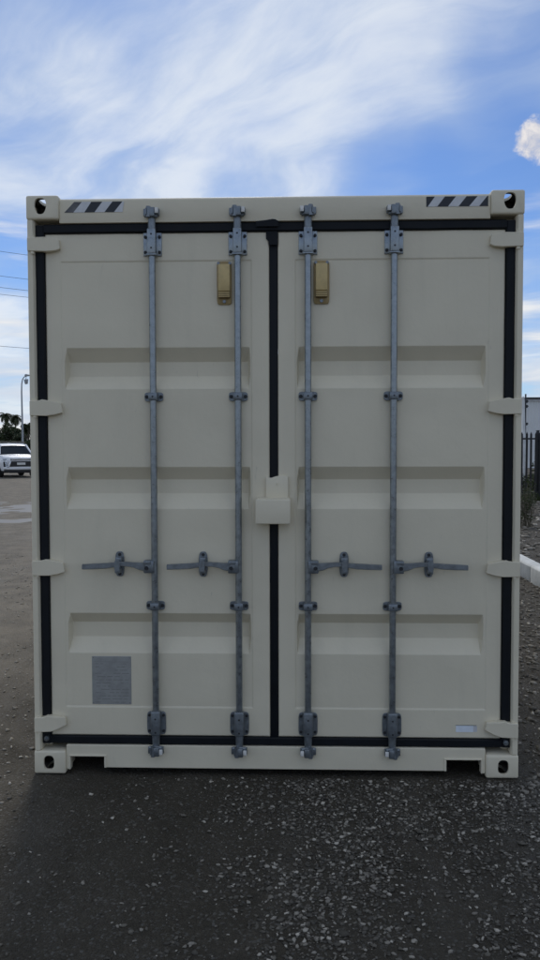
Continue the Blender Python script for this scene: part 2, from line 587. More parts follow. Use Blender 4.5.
def mirrored(me, sx=1, back=False):
    m = me.copy()
    T = Matrix.Identity(4)
    if sx < 0:
        T = Matrix.Scale(-1, 4, (1, 0, 0)) @ T
    if back:
        T = Matrix.Translation((0, LEN, 0)) @ Matrix.Scale(-1, 4, (0, 1, 0)) @ T
    m.transform(T)
    if (sx < 0) != back:
        m.flip_normals()
    return m


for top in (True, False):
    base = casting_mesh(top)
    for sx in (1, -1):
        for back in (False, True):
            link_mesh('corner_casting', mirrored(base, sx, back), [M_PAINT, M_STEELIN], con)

# posts, rails, header, sill
for sx in (-1, 1):
    for back in (False, True):
        b = nb()
        prof = [(-1.214, 0.004), (-1.1885, 0.004), (-1.186, 0.010), (-1.181, 0.022), (-1.181, 0.084), (-1.150, 0.088), (-1.150, 0.165), (-1.214, 0.165)]
        prism(b, prof, 0.1185, 2.7775, 'Z', 0.002, 1)
        me = bpy.data.meshes.new('corner_post')
        b.to_mesh(me)
        b.free()
        link_mesh('corner_post', mirrored(me, -sx, back), M_PAINT, con)

b = nb()
prism(b, [(0.014, 2.762), (0.014, 2.872), (0.024, 2.882), (0.12, 2.884), (0.12, 2.762)], -1.0565, 1.0565, 'X', 0.003, 2)
header = obj('door_header', b, M_PAINT, con)
# small web pieces that close the corner between header, post and casting
for x0 in (-1.1805, 1.0565):
    b = nb()
    box(b, x0, x0 + 0.124, 0.0885, 0.11, 2.70, 2.779)
    obj('corner_web', b, M_PAINT, con)

b = nb()
sill = [(-1.056, .146), (1.056, .146), (1.056, .020), (1.037, .020), (1.035, .088), (.863, .088), (.856, .0305), (-.856, .0305), (-.863, .088),
        (-1.035, .088), (-1.037, .020), (-1.056, .020)]
prism(b, sill, 0.012, 0.028, 'Y', 0.0025, 1)
box(b, -1.056, 1.056, 0.0285, 0.13, 0.124, 0.1445)
for s in (-1, 1):                                  # fork pocket linings, a little proud of the sill
    xs = sorted((s * 1.041, s * 0.850))
    box(b, xs[0], xs[1], 0.006, 0.045, 0.0885, 0.0965, 0.002, 1)
    xs = sorted((s * 0.8625, s * 0.8505))
    box(b, xs[0], xs[1], 0.007, 0.045, 0.031, 0.088, 0.002, 1)
    xs = sorted((s * 1.0345, s * 1.0425))
    box(b, xs[0], xs[1], 0.007, 0.045, 0.021, 0.088, 0.002, 1)
door_sill = obj('door_sill', b, M_PAINT, con)

for sx in (-1, 1):
    b = nb()
    box(b, sx * 1.14 - 0.03, sx * 1.14 + 0.03, 0.179, LEN - 0.179, 2.815, 2.88, 0.004)
    obj('top_rail', b, M_PAINT, con)
    b = nb()
    box(b, sx * 1.165 - 0.028, sx * 1.165 + 0.028, 0.179, LEN - 0.179, 0.012, 0.172, 0.004)
    obj('bottom_rail', b, M_PAINT, con)


def corrugated(length, pitch, depth):
    out, t = [], 0.0
    while t < length - 1e-6:
        for dt, d in ((0, 0), (pitch * 0.27, 0), (pitch * 0.5, depth), (pitch * 0.77, depth)):
            if t + dt < length:
                out.append((t + dt, d))
        t += pitch
    return out + [(length, 0)]


prof = corrugated(LEN - 0.33, 0.278, 0.036)
for sx in (-1, 1):
    b = nb()
    rows = [[b.verts.new((sx * (1.192 - d), 0.165 + t, z)) for t, d in prof] for z in (0.172, 2.816)]
    for i in range(len(prof) - 1):
        b.faces.new((rows[0][i], rows[0][i + 1], rows[1][i + 1], rows[1][i]))
    obj('side_wall', b, M_PAINT, con, 20)
b = nb()
prof2 = corrugated(LEN - 0.24, 0.209, 0.018)
rows = [[b.verts.new((x, 0.12 + t, 2.884 - d)) for t, d in prof2] for x in (-1.14, 1.14)]
for i in range(len(prof2) - 1):
    b.faces.new((rows[0][i], rows[1][i], rows[1][i + 1], rows[0][i + 1]))
obj('roof', b, M_PAINT, con, 20)
b = nb()
prof3 = corrugated(2.3, 0.25, 0.04)
rows = [[b.verts.new((-1.15 + t, LEN - 0.03 - d, z)) for t, d in prof3] for z in (0.12, 2.82)]
for i in range(len(prof3) - 1):
    b.faces.new((rows[0][i], rows[0][i + 1], rows[1][i + 1], rows[1][i]))
obj('end_wall', b, M_PAINT, con, 20)
b = nb()
box(b, -1.13, 1.13, 0.17, LEN - 0.06, 0.130, 0.165)
for k in range(18):
    y = 0.4 + k * 0.31
    box(b, -1.13, 1.13, y, y + 0.04, 0.04, 0.129)
obj('floor_frame', b, M_STEELIN, con, 0)


def hazard(name, xs_bot, xs_top, mats_idx, z0, z1):
    b = nb()
    y0, y1 = 0.0118, 0.0138
    for (a0, a1), (c0, c1), mi in zip(xs_bot, xs_top, mats_idx):
        pts = [(a0, z0), (a1, z0), (c1, z1), (c0, z1)]
        if abs(c1 - c0) < 1e-4:
            pts = pts[:3]
        if abs(a1 - a0) < 1e-4:
            pts = [(a0, z0), (c1, z1), (c0, z1)]
        setmat(prism(b, pts, y0, y1), mi)
    return obj(name, b, [M_WHITE, M_BLACK, M_FADED], header, 0)


def lx(p):
    return -1.03 + (p - 65) * 0.004983


def rx(p):
    return 0.746 + (p - 425.5) * 0.004846


t = hazard('hazard_tape', [(lx(65), lx(74)), (lx(74), lx(85)), (lx(85), lx(95)), (lx(95), lx(105)), (lx(105), lx(114.5)), (lx(114.5), lx(123))],
       [(lx(75), lx(82.6)), (lx(82.6), lx(92)), (lx(92), lx(103)), (lx(103), lx(113)), (lx(113), lx(123)), (lx(123), lx(124.6))],
       [2, 0, 1, 0, 1, 0], 2.813, 2.864)
t['label'] = 'striped tape with a faded first stripe'
t = hazard('hazard_tape', [(rx(425.5), rx(426.8)), (rx(426.8), rx(436.3)), (rx(436.3), rx(447)), (rx(447), rx(457.5)), (rx(457.5), rx(468)), (rx(468), rx(478)), (rx(478), rx(487))],
       [(rx(425.5), rx(434)), (rx(434), rx(444)), (rx(444), rx(455)), (rx(455), rx(465.5)), (rx(465.5), rx(476.5)), (rx(476.5), rx(486)), (rx(486), rx(487))],
       [1, 0, 1, 0, 1, 0, 1], 2.821, 2.869)
t['label'] = 'striped tape with crisp black and white stripes'


# ---- doors
def door_sheet(x_out, x_in, s):
    """one leaf; x_out / x_in are its outer and inner edges, s its side (-1 left, +1 right)"""
    a = abs(x_out)
    xo = [a, a - 0.006, 1.062, 1.056, 1.046, 1.032, 0.128, 0.116, 0.112, 0.106, abs(x_in) + 0.005, abs(x_in)]
    zs = [ZB, ZB + 0.006, 0.332, 0.340, 0.612, 0.686, 0.762, 0.816, 1.345, 1.422, 1.492, 1.556, 1.946, 2.012, 2.084, 2.152, 2.574, 2.581, ZT - 0.006, ZT]
    recess = {4: 0, 5: 1, 6: 1, 7: 0, 8: 0, 9: 1, 10: 1, 11: 0, 12: 0, 13: 1, 14: 1, 15: 0}
    b = nb()
    grid = []
    for j, z in enumerate(zs):
        row = []
        for i, x in enumerate(xo):
            d = 0.0
            if 3 <= i <= 8 and 3 <= j <= 16:
                d = 0.0035
            if 5 <= i <= 6 and recess.get(j):
                d = 0.048
            if i in (0, len(xo) - 1) or j in (0, len(zs) - 1):
                d = 0.006
            row.append(b.verts.new((s * x, YD + d, z)))
        grid.append(row)
    fs = []
    for j in range(len(zs) - 1):
        for i in range(len(xo) - 1):
            q = [grid[j][i], grid[j][i + 1], grid[j + 1][i + 1], grid[j + 1][i]]
            fs.append(b.faces.new(q if s < 0 else q[::-1]))
    # back of the leaf
    rim = grid[0] + [r[-1] for r in grid[1:]] + grid[-1][-2::-1] + [r[0] for r in grid[-2:0:-1]]
    low = [b.verts.new((v.co.x, 0.088, v.co.z)) for v in rim]
    n = len(rim)
    for k in range(n):
        fs.append(b.faces.new((rim[k], rim[(k + 1) % n], low[(k + 1) % n], low[k])))
    fs.append(b.faces.new(low))
    bmesh.ops.recalc_face_normals(b, faces=fs)
    return b


def bolts(b, pts, y, r=0.006, h=0.007, mi=1):
    for x, z in pts:
        setmat(tube(b, [(x, y, z), (x, y - h, z)], [r, r * 0.8], 8), mi)


ROD_R = 0.0165
YR = 0.012                                        # axis of the lock rods


def rod_set(door, x, s, hx):
    """one lock rod with brackets, guides, cams and handle; s the side its handle points to"""
    b = nb()
    tube(b, [(x, YR, 0.155), (x, YR, 2.775)], ROD_R, 20)
    obj('lock_rod', b, M_GALV, door, 50)
    # top bracket
    b = nb()
    z0, z1 = 2.600, 2.727
    box(b, x - 0.046, x + 0.046, 0.0285, 0.0352, z0, z1 - 0.012, 0.003)
    box(b, x - 0.0215, x + 0.0215, -0.011, 0.0283, z0 + 0.002, z1, 0.006, 3)
    box(b, x - 0.026, x + 0.026, -0.0125, 0.0283, z0 - 0.004, z0 + 0.004, 0.002)
    bolts(b, [(x + i * 0.035, z) for i in (-1, 1) for z in (z0 + 0.018, z1 - 0.034)], 0.0285, 0.0085, 0.009)
    bolts(b, [(x, z0 + 0.032), (x, z1 - 0.028)], -0.0108, 0.0055, 0.0006)
    obj('rod_bracket', b, [M_GALV, M_DARKHOLE], door)
    # bottom bracket
    b = nb()
    z0, z1 = 0.198, 0.318
    prism(b, oval(x, (z0 + z1) / 2, 0.096, z1 - z0, 28, 6), 0.0262, 0.0352, 'Y', 0.002, 1)
    box(b, x - 0.024, x + 0.024, -0.010, 0.026, z0 + 0.004, z1 + 0.008, 0.007, 3)
    bolts(b, [(x + i * 0.036, z) for i in (-1, 1) for z in (z0 + 0.020, z1 - 0.02)], 0.0262, 0.0075, 0.007)
    bolts(b, [(x, z0 + 0.022), (x, z1 - 0.03)], -0.0098, 0.0055, 0.0006)
    obj('rod_bracket', b, [M_GALVD, M_DARKHOLE], door)
    # guides
    for z in (1.906, 0.858):
        b = nb()
        prism(b, oval(x, z, 0.094, 0.046, 20, 5), 0.029, 0.0352, 'Y', 0.0015, 1)
        box(b, x - 0.0225, x + 0.0225, -0.0105, 0.0288, z - 0.019, z + 0.019, 0.006, 2)
        bolts(b, [(x - 0.036, z), (x + 0.036, z)], 0.029, 0.0095, 0.010)
        bolts(b, [(x, z)], -0.0103, 0.005, 0.0006)
        obj('rod_guide', b, [M_GALVD, M_DARKHOLE], door)
    # cams at both ends, hooking behind the keepers
    for z, up in ((2.775, 1), (0.155, -1)):
        b = nb()
        tube(b, [(x, YR, z - up * 0.05), (x, YR, z + up * 0.012)], [0.0205, 0.018], 16)
        k = z + up * 0.030
        box(b, x - 0.020, x + 0.020, -0.022, 0.0135, k - 0.024, k + 0.022, 0.005)
        tube(b, [(x + s * 0.012, -0.012, k - 0.026), (x + s * 0.012, -0.012, k + 0.026)], 0.0115, 12)
        tube(b, [(x - 0.032, -0.006, k - up * 0.018), (x + 0.032, -0.006, k - up * 0.018)], 0.0085, 10)
        obj('locking_cam', b, M_GALVD, door)
        # keeper on the header or the sill, belongs to the frame
        b = nb()
        yb = 0.0115 if up > 0 else 0.0095
        box(b, x - 0.040, x + 0.040, yb - 0.009, yb, k - 0.016, k + 0.020, 0.003)
        box(b, x + s * 0.020, x + s * 0.026, -0.024, yb - 0.0095, k - 0.014, k + 0.016) if s > 0 else box(b, x - 0.026, x - 0.020, -0.024, yb - 0.0095, k - 0.014, k + 0.016)
        box(b, min(x - s * 0.022, x - s * 0.039), max(x - s * 0.022, x - s * 0.039), -0.026, yb - 0.0095, k - 0.013, k + 0.018, 0.004)
        fs = box(b, min(x - s * 0.0215, x - s * 0.0385), max(x - s * 0.0215, x - s * 0.0385), -0.029, -0.0262, k - 0.010, k + 0.016, 0.002)
        setmat(fs, 1)
        obj('cam_keeper', b, [M_GALVD, M_BRIGHT], con)
    # handle: hub on the rod, lever, catch
    zc = 1.058
    b = nb()
    box(b, min(x, x + s * 0.052), max(x, x + s * 0.052), -0.018, 0.026, zc - 0.030, zc + 0.034, 0.006, 2)
    box(b, min(x + s * 0.014, x + s * 0.050), max(x + s * 0.014, x + s * 0.050), -0.026, -0.0185, zc + 0.016, zc + 0.034, 0.002)
    bolts(b, [(x + s * 0.036, zc - 0.004)], -0.018, 0.010, 0.008)
    obj('handle_hub', b, [M_GALVD, M_DARKHOLE], door)
    b = nb()
    hand = [(0.046, zc + 0.002, 0.021), (0.072, zc + 0.004, 0.019), (0.100, zc + 0.011, 0.014), (0.135, zc + 0.016, 0.012), (0.165, zc + 0.016, 0.012),
            (0.200, zc + 0.012, 0.013), (0.240, zc + 0.007, 0.0145), (0.300, zc + 0.004, 0.0145), (abs(hx - x), zc + 0.002, 0.0135)]
    rings = []
    for dx, z, hh in hand:
        yy = -0.012 if dx < 0.12 else -0.016
        th = 0.009
        rings.append([b.verts.new((x + s * dx, yy + i * th, z + j * hh)) for i, j in ((-1, -0.7), (-1, 0.7), (0, 1), (1, 0.7), (1, -0.7), (0, -1))])
    for a, c in zip(rings, rings[1:]):
        for k in range(6):
            b.faces.new((a[k], a[(k + 1) % 6], c[(k + 1) % 6], c[k]))
    b.faces.new(rings[0])
    b.faces.new(rings[-1])
    bmesh.ops.recalc_face_normals(b, faces=b.faces[:])
    obj('handle', b, M_GALVD, door, 40)
    cx = x + s * 0.180
    b = nb()
    prism(b, oval(cx, zc + 0.010, 0.046, 0.128, 24, 3.2), 0.029, 0.0352, 'Y', 0.0015, 1)
    box(b, cx - 0.016, cx + 0.016, -0.004, 0.0288, zc + 0.024, zc + 0.048, 0.005)
    box(b, cx - 0.014, cx + 0.014, -0.027, 0.0288, zc - 0.030, zc - 0.008, 0.005)
    prism(b, oval(cx, zc + 0.010, 0.030, 0.060, 16, 2.5), -0.034, -0.0275, 'Y', 0.0015, 1)
    bolts(b, [(cx, zc + 0.058), (cx, zc - 0.040)], 0.029, 0.0085, 0.007)
    obj('handle_catch', b, [M_GALVD, M_DARKHOLE], door)


def hinge(door, s, z, kind):
    h0, h1 = 0.039, 0.039
    if kind == 'top':
        pts = [(1.2125, z - h0 * .92), (1.2125, z + h1 * .75), (1.13, z + h1 * .85), (1.10, z + h1 * .80), (1.062, z + h1 * .62), (1.056, z - h0 * .55), (1.075, z - h0 * .80), (1.12, z - h0 * .95)]
    elif kind == 'bottom':
        pts = [(1.2125, z - h0), (1.2125, z + h1 * .9), (1.165, z + h1 * .95), (1.150, z + h1 * 1.14), (1.125, z + h1 * 1.0), (1.062, z + h1 * .85), (1.056, z - h0 * .18), (1.10, z - h0 * .72), (1.13, z - h0 * .95)]
    else:
        pts = [(1.2125, z - h0), (1.2125, z + h1 * .86), (1.165, z + h1 * .92), (1.150, z + h1 * 1.06), (1.125, z + h1 * .95), (1.060, z + h1 * .60), (1.054, z - h0 * .62), (1.09, z - h0 * .88), (1.13, z - h0 * 1.04)]
    b = nb()
    fs = prism(b, [(s * x, zz) for x, zz in pts], -0.007, 0.0345, 'Y', 0.0022, 1)
    for v in b.verts:                              # the blade thins towards its tip
        if v.co.y < 0.015:
            k = max(0.0, min(1.0, (1.16 - abs(v.co.x)) / 0.10))
            v.co.y += 0.020 * k
    tube(b, [(s * 1.190, 0.008, z - h0 - 0.010), (s * 1.190, 0.008, z + h1 * .8 + 0.012)], 0.0105, 12)
    obj('hinge', b, M_PAINT, door, 25)


def gasket(door, s, x_edge_in):
    """rubber seal round the leaf, standing in the gap to the frame"""
    b = nb()

    def strip(x0, x1, y0, y1, z0, z1, sd):
        """rubber strip whose free edges wander a little"""
        vert = (z1 - z0) > (x1 - x0)
        a0, a1 = (z0, z1) if vert else (x0, x1)
        n = max(4, int((a1 - a0) / 0.03))
        rings = []
        for k in range(n + 1):
            t = a0 + (a1 - a0) * k / n
            j = noise.noise(Vector((t * 6.0, sd, 0))) * 0.0022 + noise.noise(Vector((t * 1.3, sd, 4))) * 0.002
            j2 = noise.noise(Vector((t * 5.0, sd, 9))) * 0.003
            lo, hi = (x0, x1) if vert else (z0, z1)
            lo, hi, m_ = lo + j, hi + j * 0.6, 0.005
            ring = []
            for c, y in ((lo, y1), (lo, y0 + m_ + j2), (lo + m_, y0 + j2), (hi - m_, y0 + j2), (hi, y0 + m_ + j2), (hi, y1)):
                ring.append(b.verts.new((c, y, t) if vert else (t, y, c)))
            rings.append(ring)
        for p, q in zip(rings, rings[1:]):
            for k in range(6):
                b.faces.new((p[k], p[(k + 1) % 6], q[(k + 1) % 6], q[k]))
        b.faces.new(rings[0])
        b.faces.new(rings[-1])
    y0, y1 = 0.022, 0.080
    xo0, xo1 = s * 1.1385, s * 1.1805
    strip(min(xo0, xo1), max(xo0, xo1), y0, y1, 0.150, 2.756, 1 + s)
    a, c = sorted((s * 1.139, x_edge_in))
    strip(a, c, y0 + 0.001, y1, 2.7165, 2.7600, 5 + s)
    strip(a, c, y0 + 0.001, y1, 0.1485, 0.1875, 9 + s)
    bmesh.ops.recalc_face_normals(b, faces=b.faces[:])
    return b


doors = {}
for s, xo, xi in ((-1, -1.138, -0.0205), (1, 1.137, 0.0225)):
    d = obj('door', door_sheet(xo, xi, s), M_PAINT, con, 0)
    md = d.modifiers.new('soft_edges', 'BEVEL')
    md.width = 0.004
    md.segments = 2
    md.limit_method = 'ANGLE'
    md.angle_limit = R(12)
    md.harden_normals = False
    doors[s] = d
    for z, kind in ((2.660, 'top'), (1.853, 'mid'), (1.052, 'mid'), (0.254 if s < 0 else 0.245, 'bottom')):
        hinge(d, s, z, kind)
doors[-1]['label'] = 'left door leaf with grey plate'
doors[1]['label'] = 'right door leaf with small pale sticker'
obj('gasket', gasket(doors[-1], -1, -0.0185), M_RUBBER, doors[-1])
b = gasket(doors[1], 1, -0.0175)
box(b, -0.0195, 0.0215, 0.0435, 0.078, 0.160, 2.750, 0.005, 2)
prism(b, [(-0.085, 2.7605), (-0.030, 2.766), (-0.004, 2.7705), (0.012, 2.7685), (0.026, 2.7600), (0.026, 2.735), (-0.085, 2.735)], 0.0105, 0.0132, 'Y')
prism(b, [(-0.036, 2.735), (0.0215, 2.735), (0.0215, 2.650), (-0.020, 2.650), (-0.024, 2.668), (-0.035, 2.680)], 0.030, 0.0345, 'Y')
prism(b, [(-0.036, 2.7345), (0.0215, 2.7345), (0.0215, 2.762), (-0.036, 2.762)], 0.009, 0.0350, 'Y')
obj('gasket', b, M_RUBBER, doors[1])

for door, x, s, hx in ((doors[-1], -0.597, -1, -0.955), (doors[-1], -0.175, -1, -0.531), (doors[1], 0.171, 1, 0.534), (doors[1], 0.592, 1, 0.955)):
    rod_set(door, x, s, hx)

# vents
for s, x0, x1 in ((-1, -0.279, -0.205), (1, 0.198, 0.277)):
    b = nb()
    cx = (x0 + x1) / 2
    z0, z1 = 2.360, 2.572
    setmat(prism(b, oval(cx, (z0 + z1) / 2, x1 - x0, z1 - z0, 32, 9), 0.0300, 0.0385, 'Y', 0.002, 2), 3)
    box(b, cx - 0.029, cx + 0.029, 0.004, 0.0298, z0 + 0.062, z1 - 0.018, 0.005, 2)
    setmat(box(b, cx - 0.029, cx + 0.029, 0.0075, 0.0298, z0 + 0.030, z0 + 0.0615, 0.003, 1), 1)
    for k in range(4):
        box(b, cx - 0.027, cx + 0.027, 0.0045, 0.0076, z0 + 0.0335 + k * 0.0072, z0 + 0.0370 + k * 0.0072)
    setmat(tube(b, [(cx - 0.028, 0.0299, z1 - 0.011), (cx - 0.028, 0.020, z1 - 0.011)], 0.0075, 10), 2)
    setmat(tube(b, [(cx + 0.028, 0.0299, z1 - 0.011), (cx + 0.028, 0.020, z1 - 0.011)], 0.0075, 10), 2)
    setmat(tube(b, [(cx, 0.0299, z0 + 0.014), (cx, 0.022, z0 + 0.014)], 0.0080, 10), 2)
    obj('air_vent', b, [M_VENT, M_VENTD, M_GALVD, M_VENTF], doors[s])

# lock box and its plate over the seam
b = nb()
box(b, -0.087, 0.084, -0.072, 0.0355, 1.279, 1.401, 0.006, 3)
box(b, -0.082, 0.079, -0.066, 0.034, 1.4005, 1.4045, 0.0015, 1)
obj('lock_box', b, M_PAINT, doors[1])
b = nb()
prism(b, [(-0.039, 1.380), (0.073, 1.380), (0.073, 1.508), (0.060, 1.512), (0.030, 1.513), (0.006, 1.508), (-0.010, 1.502), (-0.039, 1.504)], 0.018, 0.0355, 'Y', 0.003, 2)
bolts(b, [(0.017, 1.473)], 0.018, 0.0065, 0.003, 0)
obj('lock_plate', b, M_PAINT, doors[1])

# data plate and sticker
b = nb()
box(b, -0.927, -0.726, 0.0375, 0.0435, 0.348, 0.595, 0.0015, 1)
prt = random.Random(4)
z = 0.575
setmat(box(b, -0.915, -0.738, 0.0370, 0.0376, 0.566, 0.5675), 1)
for row in range(13):
    z -= 0.0165
    x = -0.912 + prt.uniform(0, 0.012)
    while x < -0.75:
        wd = prt.uniform(0.012, 0.05)
        if prt.random() < 0.72:
            setmat(box(b, x, min(x + wd, -0.738), 0.0371, 0.0376, z - 0.0035, z), 1)
        x += wd + 0.009
bolts(b, [(-0.919, 0.588), (-0.734, 0.588), (-0.919, 0.356), (-0.734, 0.356)], 0.0375, 0.0035, 0.0015, 1)
o = obj('data_plate', b, [M_PLATE, M_PLATE2], doors[-1])
o['label'] = 'dull grey metal data plate'
b = nb()
box(b, 0.913, 1.000, 0.0345, 0.0358, 0.222, 0.2545)
setmat(box(b, 0.9995, 1.019, 0.0346, 0.0357, 0.223, 0.2535), 1)
setmat(box(b, 0.913, 1.016, 0.0343, 0.0359, 0.2545, 0.2570), 2)
obj('sticker', b, [M_STICK, M_WHITE, M_GALVD], doors[1], 0)
# drain bolts low in both corners
for s in (-1, 1):
    b = nb()
    tube(b, [(s * 1.158, 0.046, 0.176), (s * 1.158, 0.012, 0.176)], [0.016, 0.013], 12)
    tube(b, [(s * 1.158, 0.013, 0.176), (s * 1.158, 0.002, 0.176)], 0.007, 8)
    obj('hinge_bolt', b, M_GALV, con)


# ------------------------------------------------------------------ concrete kerb on the right
M_KERB = mat('whitewashed_concrete', (0.62, 0.62, 0.58), 0.85, 0, 0.12, 6, 0.4, 60, dirt=(0.36, 0.36, 0.31, 0.6))
kerb = thing('concrete_kerb', 'low white concrete kerb running beside the container on the dark gravel', 'kerb', (3.06, 5.0, 0))
proto = None
for k in range(9):
    y = -2.30 + k * 1.0
    if proto is None:
        b = nb()
        prism(b, [(-0.085, -0.06), (0.085, -0.06), (0.085, 0.205), (-0.060, 0.205), (-0.085, 0.185)], 0.004, 0.992, 'Y', 0.008, 2)
        proto = obj('kerb_block', b, M_KERB, kerb)
        o = proto
    else:
        o = proto.copy()
        C.objects.link(o)
    o.location = (random.uniform(-0.006, 0.006), y, random.uniform(-0.006, 0.004))
    o.rotation_euler = (random.uniform(-0.006, 0.006), random.uniform(-0.012, 0.012), random.uniform(-0.008, 0.008))

# ------------------------------------------------------------------ palisade fence
M_FENCE = mat('black_fence_paint', (0.012, 0.012, 0.013), 0.45, 0, 0.2, 8)
FY = 20.4
fence = thing('palisade_fence', 'black steel palisade fence in front of the pale shed', 'fence', (7.4, FY, 0))
fx0, fx1 = 4.0, 11.2
pk = None
x_post = at(538, 470, FY).x
for k in range(52):
    x = fx0 + 0.07 + k * 0.138
    if x > fx1:
        break
    if pk is None:
        b = nb()
        prism(b, [(-0.032, 0.07), (0.032, 0.07), (0.032, 2.02), (0.0, 2.10), (-0.032, 2.02)], -0.004, 0.004, 'Y')
        box(b, -0.010, 0.010, -0.014, -0.0045, 0.07, 2.0)
        pk = obj('picket', b, M_FENCE, fence, 0)
        o = pk
    else:
        o = pk.copy()
        C.objects.link(o)
    o.location = (x - 7.4, 0, 0)
    o.rotation_euler = (0, random.uniform(-0.006, 0.006), 0)
for z in (0.20, 1.86):
    b = nb()
    box(b, fx0 - 7.4, fx1 - 7.4, 0.012, 0.052, z, z + 0.05)
    obj('rail', b, M_FENCE, fence, 0)
for x in (x_post - 2.8, x_post, x_post + 2.8):
    b = nb()
    box(b, x - 0.04 - 7.4, x + 0.04 - 7.4, 0.055, 0.135, -0.3, 2.13, 0.004)
    box(b, x - 0.05 - 7.4, x + 0.05 - 7.4, 0.045, 0.145, 2.13, 2.145)
    obj('post', b, M_FENCE, fence)

# ------------------------------------------------------------------ pale shed behind the fence
M_SHED = mat('pale_shed_cladding', (0.74, 0.745, 0.73), 0.5, 0, 0.04, 0.4)
M_TRIM = mat('white_trim', (0.74, 0.75, 0.76), 0.5)
M_GUT = mat('dark_gutter', (0.04, 0.045, 0.05), 0.5)
SY = 56.0
ztop = at(532, 401, SY).z
sx0 = at(523.2, 410, SY).x
shed = thing('storage_shed', 'long pale grey metal shed behind the black fence', 'shed', (sx0 + 14, SY, 0))
b = nb()
n = 140
rows = [[], []]
for k in range(n * 4 + 1):
    x = k * 0.05
    d = (0, 0, 0.03, 0.03)[k % 4]
    for r, z in ((0, -0.1), (1, ztop)):
        rows[r].append(b.verts.new((x - 14, d, z)))
for i in range(len(rows[0]) - 1):
    b.faces.new((rows[0][i], rows[0][i + 1], rows[1][i + 1], rows[1][i]))
obj('wall_cladding', b, M_SHED, shed, 0)
b = nb()
box(b, -14, 14, 0.05, 16, -0.1, ztop - 0.02)
obj('wall', b, M_SHED, shed, 0)
b = nb()
box(b, -14.15, 14.15, -0.12, 0.04, ztop, ztop + 0.12)
obj('fascia', b, M_TRIM, shed, 0)
b = nb()
box(b, -14.2, 14.2, -0.26, -0.125, ztop + 0.13, ztop + 0.27, 0.02)
obj('gutter', b, M_GUT, shed, 0)
b = nb()
prism(b, [(-0.12, ztop + 0.122), (-0.12, ztop + 0.16), (8, ztop + 0.75), (16.2, ztop + 0.16), (16.2, ztop + 0.122)], -14.2, 14.2, 'X')
obj('roof', b, M_TRIM, shed, 0)
b = nb()
box(b, -14.06, -13.94, -0.10, -0.005, 0, ztop - 0.01, 0.01)
obj('corner_trim', b, M_TRIM, shed, 0)

# white mast and dark bracketed pole at the fence line
D1 = 22.2
p0 = at(522.9, 398, D1)
M_MAST = mat('white_mast_paint', (0.78, 0.78, 0.76), 0.5)
mast = thing('white_mast', 'slim white leaning mast just past the container edge by the fence', 'mast', (at(524.2, 450, D1).x, D1, 0))
b = nb()
tube(b, [(0, 0, -0.2), (0, 0, 1.6), (p0.x - mast.location.x, 0, p0.z)], [0.05, 0.045, 0.04], 12)
obj('shaft', b, M_MAST, mast, 50)
b = nb()
tube(b, [(p0.x - mast.location.x, 0, p0.z), (p0.x - mast.location.x, 0, p0.z + 0.05)], [0.048, 0.02], 12)
obj('cap', b, M_MAST, mast, 50)
D2 = 27.0
q = at(525.4, 394, D2)
ip = thing('insulator_pole', 'thin dark pole with small side brackets beside the white mast', 'pole', (q.x, D2, 0))
b = nb()
tube(b, [(0, 0, -0.2), (0, 0, q.z)], 0.030, 10)
obj('shaft', b, M_GUT, ip, 50)
for yy in (401.5, 406.5, 424.0):
    zz = at(525, yy, D2).z
    b = nb()
    tube(b, [(0.0, 0, zz), (0.11, 0, zz + 0.01)], 0.022, 8)
    tube(b, [(0.05, 0, zz - 0.055), (0.05, 0, zz + 0.055), ], [0.03, 0.045], 10)
    obj('bracket', b, M_GUT, ip, 50)


# ------------------------------------------------------------------ plants
def leaf_material(name, col, var=0.45, trans=0.25):
    m = bpy.data.materials.new(name)
    m.use_nodes = True
    w = NT(m.node_tree)
    pos = w.n('ShaderNodeNewGeometry').outputs['Position']
    n1 = w.noise(pos, 1.8, 3)
    n2 = w.noise(pos, 21, 2)
    f = w.ramp(w.m('ADD', w.m('MULTIPLY', n1, 0.5), w.m('MULTIPLY', n2, 0.5)), 0.35, 0.65)
    c = w.mix(f, tuple(x * (1 - var) for x in col), tuple(x * (1 + var) for x in col))
    p = w.n('ShaderNodeBsdfPrincipled', {'Base Color': c, 'Roughness': 0.6, 'Specular IOR Level': 0.3})
    t = w.n('ShaderNodeBsdfTranslucent', {'Color': c})
    mx = w.n('ShaderNodeMixShader', {0: trans, 1: p.outputs[0], 2: t.outputs[0]})
    w.n('ShaderNodeOutputMaterial', {'Surface': mx.outputs[0]})
    return m


M_LEAF = leaf_material('dark_leaf', (0.045, 0.062, 0.030))
M_PALM = leaf_material('palm_leaf', (0.055, 0.068, 0.036))
M_WEED = leaf_material('weed_leaf', (0.055, 0.068, 0.028))
M_DRY = leaf_material('dry_stalk', (0.15, 0.13, 0.09), 0.35, 0.1)
M_BARK = mat('bark', (0.09, 0.075, 0.06), 0.9, 0, 0.3, 8, 0.5, 20)


def leaves(b, centre, rad, n, size, rnd, hollow=0.35):
    for _ in range(n):
        u = Vector((rnd.gauss(0, 1), rnd.gauss(0, 1), rnd.gauss(0, 1))).normalized()
        r = (hollow + (1 - hollow) * rnd.random()) ** 0.6
        p = Vector(centre) + Vector((u.x * rad[0], u.y * rad[1], u.z * rad[2])) * r
        a = Vector((rnd.gauss(0, 1), rnd.gauss(0, 1), rnd.gauss(0, .6))).normalized()
        c = a.cross(Vector((rnd.gauss(0, 1), rnd.gauss(0, 1), rnd.gauss(0, 1)))).normalized()
        s = size * rnd.uniform(0.6, 1.4)
        vs = [b.verts.new(p + q) for q in (a * s, c * s * 0.45, -a * s, -c * s * 0.45)]
        b.faces.new(vs)


